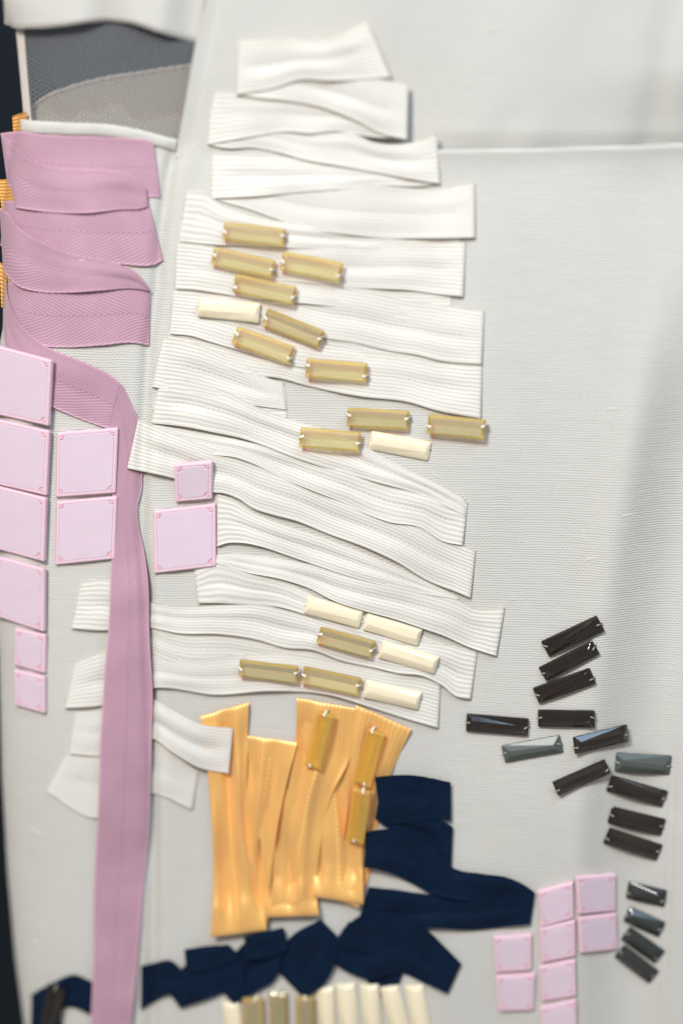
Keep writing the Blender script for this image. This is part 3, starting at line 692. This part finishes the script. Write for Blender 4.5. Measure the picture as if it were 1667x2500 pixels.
    for s in (-1, 1):
        y0 = r.uniform(-.35, .35)*hw; y1 = y0+r.uniform(-.3, .3)*hw
        zz = (g1+top)/2
        rad = (3.4 if kind in ('yellow', 'amber') else 1.7)*u
        if kind == 'cream': rad = 1.9*u
        tube('stitch', [(s*(hl-11*u), y0, zz-.5*u), (s*(hl-9*u), y0, zz+1.5*u), (s*(hl-4*u), (y0+y1)/2, g1+3.2*u), (s*(hl+.3*u), y1, g1+.5*u), (s*(hl+1.6*u), y1, 0)], rad, tm, t)
    return t

GY, GC, GD, GS = 'yellow crystal baguette beads', 'cream enamel baguette beads', 'smoky black baguette beads', 'grey green baguette beads'
def yl(label, *a, **k): return bead('yellow_bead', label, 'bead', GY, *a, **k)
YB = [
 ('topmost yellow crystal bead, alone on the white ribbon fold above all other beads', 622, 571, 151, 46, 7),
 ('yellow crystal bead just below the topmost one, left neighbour in the second row', 596, 640, 153, 46, 13),
 ('yellow crystal bead right of the second row pair, its left end under the topmost bead', 762, 650, 150, 49, 11.5),
 ('yellow crystal bead directly above the cream bead and the crystal to its right', 648, 705, 152, 46, 12.5),
 ('steeply slanted yellow crystal bead touching the right end of the upper left cream bead', 718, 798, 150, 45, 22),
 ('slanted yellow crystal bead below the upper left cream bead, on the lower ribbon edge', 644, 842, 149, 47, 20),
 ('nearly level yellow crystal bead alone on the wide white fold above the bare cloth gap', 823, 902, 149, 48, 4.5),
 ('yellow crystal bead on bare cloth in the gap, level and above the cream bead', 924, 1020, 150, 48, 3.5),
 ('yellow crystal bead half tucked under the ribbon corner at the right of the gap', 1115, 1039, 140, 50, 6),
 ('yellow crystal bead half on ribbon, left of the cream bead in the gap', 807, 1072, 147, 50, 5),
 ('yellow crystal bead between cream beads in the lower cluster, left of a cream bead', 846, 1564, 139, 44, 15),
 ('leftmost yellow crystal bead of the row of three on the lowest long white fold', 658, 1634, 144, 43, 7),
 ('middle yellow crystal bead in the row of three on the lowest long white fold', 810, 1659, 143, 45, 12),
]
for i, (lab, *a) in enumerate(YB):
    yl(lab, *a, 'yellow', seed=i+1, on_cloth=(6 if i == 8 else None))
AB = [('upright amber crystal bead on the top of the middle orange pleat', 783, 1803, 140, 44, 104),
      ('upright amber crystal bead on the rightmost orange pleat above another', 908, 1847, 138, 45, 105),
      ('upright amber crystal bead on the orange pleat beside the navy ribbon, below another', 880, 1986, 132, 45, 98)]
for i, (lab, *a) in enumerate(AB):
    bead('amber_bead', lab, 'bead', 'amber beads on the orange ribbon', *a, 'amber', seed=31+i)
CB = [('upper left cream bead near the left end of a white ribbon fold', 559, 756, 152, 48, 6),
      ('cream bead on bare cloth in the gap right of a yellow crystal', 976, 1087, 149, 47, 11),
      ('glossy cream bead with a white glint, upper left of the lower cluster', 815, 1493, 141, 45, 15.5),
      ('cream bead to the right of the glossy one at the top of the lower cluster', 958, 1536, 141, 43, 16.5),
      ('cream bead right of the yellow crystal inside the lower cluster', 997, 1603, 144, 45, 16.5),
      ('cream bead at the right end of the row of three on the lowest white fold', 957, 1695, 139, 45, 13)]
for i, (lab, *a) in enumerate(CB):
    bead('cream_bead', lab, 'bead', GC, *a, 'cream', seed=51+i)
BR = [('cream', 'leftmost upright cream bead in the bottom row, left of a yellow crystal', 574, 2518, 150, 44, 82),
      ('yellow', 'leftmost upright yellow crystal in the bottom row below the navy ribbon', 622, 2502, 150, 50, 87),
      ('yellow', 'middle upright yellow crystal in the bottom row under the navy notch', 682, 2489, 150, 42, 88),
      ('yellow', 'rightmost upright yellow crystal in the bottom row beside the cream beads', 748, 2500, 150, 46, 88),
      ('cream', 'upright cream bead right of the yellow crystals in the bottom row', 798, 2481, 150, 44, 87),
      ('cream', 'upright cream bead, second of the five right of the bottom yellow crystals', 851, 2474, 150, 48, 84),
      ('cream', 'upright cream bead, middle of the five at the bottom', 908, 2476, 150, 46, 85),
      ('cream', 'leaning upright cream bead, fourth of the five at the bottom', 968, 2478, 150, 46, 76),
      ('cream', 'rightmost upright cream bead at the bottom below the navy end', 1024, 2477, 150, 46, 80)]
for i, (kd, lab, *a) in enumerate(BR):
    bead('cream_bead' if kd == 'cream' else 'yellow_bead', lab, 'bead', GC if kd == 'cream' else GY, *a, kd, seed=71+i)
DB = [
 ('smoke', 'topmost smoky bead, steeply tilted at the head of the dark bead trail', 1398, 1551, 150, 44, -25),
 ('smoke', 'second smoky bead from the top, squeezed between two tilted ones', 1389, 1611, 147, 40, -27),
 ('smoke', 'third smoky bead from the top, tilted just above the level one', 1377, 1672, 148, 43, -19.5),
 ('smoke', 'level smoky bead under the three tilted ones at the trail head', 1382, 1752, 139, 43, 1),
 ('smoke', 'smoky bead farthest left in the trail, nearest the white ribbon ends', 1214, 1767, 152, 44, 4.5),
 ('sage', 'grey green bead with a blue glint, left of the trail below the leftmost smoky bead', 1299, 1827, 145, 43, -10.5),
 ('smoke', 'smoky bead right of the blue-glinting grey green bead', 1463, 1802, 136, 42, -13.5),
 ('smoke', 'tilted smoky bead with a blue upper facet below the gap in the trail', 1417, 1895, 140, 38, -23.5),
 ('sage', 'grey green bead near the right edge above three stacked smoky beads', 1568, 1863, 136, 47, 3.5),
 ('smoke', 'upper of the three stacked smoky beads near the right edge', 1553, 1928, 143, 42, 16),
 ('smoke', 'middle of the three stacked smoky beads near the right edge', 1552, 2001, 135, 43, 13.5),
 ('smoke', 'lowest of the three stacked smoky beads near the right edge', 1543, 2057, 137, 42, 18),
 ('charcoal', 'dull charcoal bead right of the pink tile block, topmost of four', 1577, 2182, 96, 42, 13),
 ('charcoal', 'dull charcoal bead right of the pink tile block, second of four', 1572, 2249, 96, 40, 24),
 ('charcoal', 'dull charcoal bead right of the pink tile block, third of four and overlapped', 1568, 2306, 104, 40, 35),
 ('charcoal', 'dull charcoal bead right of the pink tile block, lowest of four', 1553, 2352, 108, 40, 37),
]
for i, (kd, lab, *a) in enumerate(DB):
    bead({'smoke': 'smoky_bead', 'sage': 'grey_green_bead', 'charcoal': 'charcoal_bead'}[kd], lab, 'bead', {'smoke': GD, 'sage': GS, 'charcoal': 'charcoal beads in the lower right'}[kd], *a, kd, seed=226+i)
bead('smoky_bead', 'lone black bead standing on the navy ribbon in the bottom left corner', 'bead', GD, 128, 2478, 150, 46, 101, 'smoke', seed=140)

# ------------------------------------------------------------------ pink tiles
def tile(label, corners, big):
    c3, n = seat(corners, None, .5)
    m4 = frame(c3, n); t = thing('pink_tile', label, 'tile', group='pink acrylic tiles', mat4=m4)
    inv = m4.inverted(); P = [inv @ c for c in c3]; u = SC
    Q = [Vector((p.x, p.y)) for p in P]
    def inset(d):
        out = []
        for i in range(4):
            p, a, b = Q[i], Q[i-1], Q[(i+1) % 4]
            e1 = (p-a).normalized(); e2 = (b-p).normalized()
            n1 = Vector((e1.y, -e1.x)); n2 = Vector((e2.y, -e2.x))
            c = sum(Q, Vector((0, 0)))/4
            if n1.dot(c-p) < 0: n1 = -n1
            if n2.dot(c-p) < 0: n2 = -n2
            bis = n1+n2; k = d/(bis.dot(n1)); out.append(p+bis*k)
        return out
    H = 13*u
    import bmesh
    bm = bmesh.new()
    def rg(d, z): return [bm.verts.new((p.x, p.y, z)) for p in inset(d)]
    rs = [rg(0, 0), rg(0, H*.72), rg(3.2*u, H), rg(7.5*u, H), rg(9*u, H-2.2*u)]
    bm.faces.new(rs[0])
    for a, b in zip(rs[:-1], rs[1:]):
        for i in range(4): bm.faces.new((a[i], a[(i+1) % 4], b[(i+1) % 4], b[i]))
    bm.faces.new(rs[-1])
    bmesh.ops.recalc_face_normals(bm, faces=bm.faces)
    vert = [e for e in bm.edges if abs(e.verts[0].co.z-e.verts[1].co.z) > .2*u and (e.verts[0].co.xy-e.verts[1].co.xy).length < 1e-7]
    bmesh.ops.bevel(bm, geom=vert, offset=2.0*u, segments=2, affect='EDGES')
    me = bpy.data.meshes.new('slab'); bm.to_mesh(me); bm.free(); me.materials.append(M['acrylic'])
    o = bpy.data.objects.new('slab', me); COL.objects.link(o); o.parent = t
    # milky face plate, its corners cut for the holes
    ip = inset(8.5*u); bm = bmesh.new(); c = sum(ip, Vector((0, 0)))/4; cut = 12*u
    out = []
    for i in range(4):
        p = ip[i]; a = ip[i-1]; b = ip[(i+1) % 4]
        pa = p+(a-p).normalized()*cut; pb = p+(b-p).normalized()*cut; ic = p+((a-p).normalized()+(b-p).normalized())*cut*.72
        out += [pa, ic, pb]
    v0 = [bm.verts.new((p.x, p.y, H-2.0*u)) for p in out]; v1 = [bm.verts.new((p.x, p.y, H-.8*u)) for p in out]
    v2 = [bm.verts.new((p+(c-p).normalized()*1.6*u).to_3d()+Vector((0, 0, H+.5*u))) for p in out]
    for A, B in ((v0, v1), (v1, v2)):
        for i in range(12): bm.faces.new((A[i], A[(i+1) % 12], B[(i+1) % 12], B[i]))
    bm.faces.new(v2); bm.faces.new(v0[::-1]); bmesh.ops.recalc_face_normals(bm, faces=bm.faces)
    me = bpy.data.meshes.new('face_plate'); bm.to_mesh(me); bm.free(); me.materials.append(M['face'])
    o = bpy.data.objects.new('face_plate', me); COL.objects.link(o); o.parent = t
    hp = inset(12.0*u); dc = [sum(Q, Vector((0, 0)))/4]
    for p in hp:                                    # a sewn hole at each corner: dark rose ring with the thread's knot
        V = []; F = []; K = 10
        for rr_, z in ((5.2, H-2.0*u), (4.8, H+.3*u), (3.0, H+.5*u), (2.2, H-1.2*u)):
            for q in range(K):
                an = 2*math.pi*q/K; V.append((p.x+rr_*u*math.cos(an), p.y+rr_*u*math.sin(an), z))
        for k in range(3):
            for q in range(K): F.append((k*K+q, k*K+(q+1) % K, (k+1)*K+(q+1) % K, (k+1)*K+q))
        F.append(tuple(3*K+q for q in range(K)))
        mesh_obj('corner_hole', V, F, M['hole'], t)
    return t
TL = [
 ('large pink tile at the left edge, topmost of the outer column under the pink ribbon', [(-6, 841), (132, 878), (124, 1038), (-10, 1008)]),
 ('large pink tile at the left edge, second of the outer column', [(-8, 1019), (126, 1050), (119, 1208), (-12, 1178)]),
 ('large pink tile at the left edge, third of the outer column', [(-8, 1182), (118, 1214), (113, 1369), (-10, 1336)]),
 ('large pink tile at the left edge, fourth and lowest big one of the outer column', [(-6, 1354), (114, 1386), (113, 1540), (-4, 1502)]),
 ('small pink tile just under the outer column of big tiles', [(42, 1530), (117, 1547), (115, 1641), (40, 1620)]),
 ('small pink tile at the bottom end of the left column', [(40, 1631), (115, 1649), (115, 1739), (42, 1718)]),
 ('large pink tile of the inner pair left of the pink tail, upper one', [(142, 1054), (291, 1042), (285, 1201), (139, 1212)]),
 ('large pink tile of the inner pair left of the pink tail, lower one', [(141, 1222), (289, 1209), (283, 1362), (138, 1377)]),
 ('small pink tile lying on the left end of a white ribbon fold', [(428, 1130), (521, 1122), (520, 1214), (430, 1222)]),
 ('large pink tile right of the pink tail, below the small tile', [(377, 1245), (528, 1227), (529, 1380), (378, 1398)]),
 ('pink tile touching the navy ribbon tip, top of the middle column at lower right', [(1312, 2172), (1398, 2149), (1399, 2237), (1318, 2260)]),
 ('pink tile at the top right of the lower right block', [(1401, 2137), (1497, 2130), (1497, 2220), (1406, 2227)]),
 ('pink tile second in the middle column of the lower right block', [(1316, 2262), (1403, 2242), (1404, 2329), (1320, 2346)]),
 ('pink tile below the top right one in the lower right block', [(1406, 2237), (1499, 2225), (1501, 2313), (1411, 2323)]),
 ('pink tile upper of the two in the left column of the lower right block', [(1204, 2283), (1298, 2277), (1297, 2363), (1209, 2369)]),
 ('pink tile lower of the two in the left column of the lower right block', [(1210, 2378), (1306, 2373), (1302, 2461), (1218, 2464)]),
 ('pink tile third in the middle column of the lower right block', [(1316, 2355), (1404, 2338), (1406, 2426), (1321, 2440)]),
 ('pink tile cut by the bottom edge of the picture in the lower right block', [(1318, 2455), (1406, 2436), (1408, 2528), (1323, 2543)]),
]
for lab, c in TL: tile(lab, c, True)
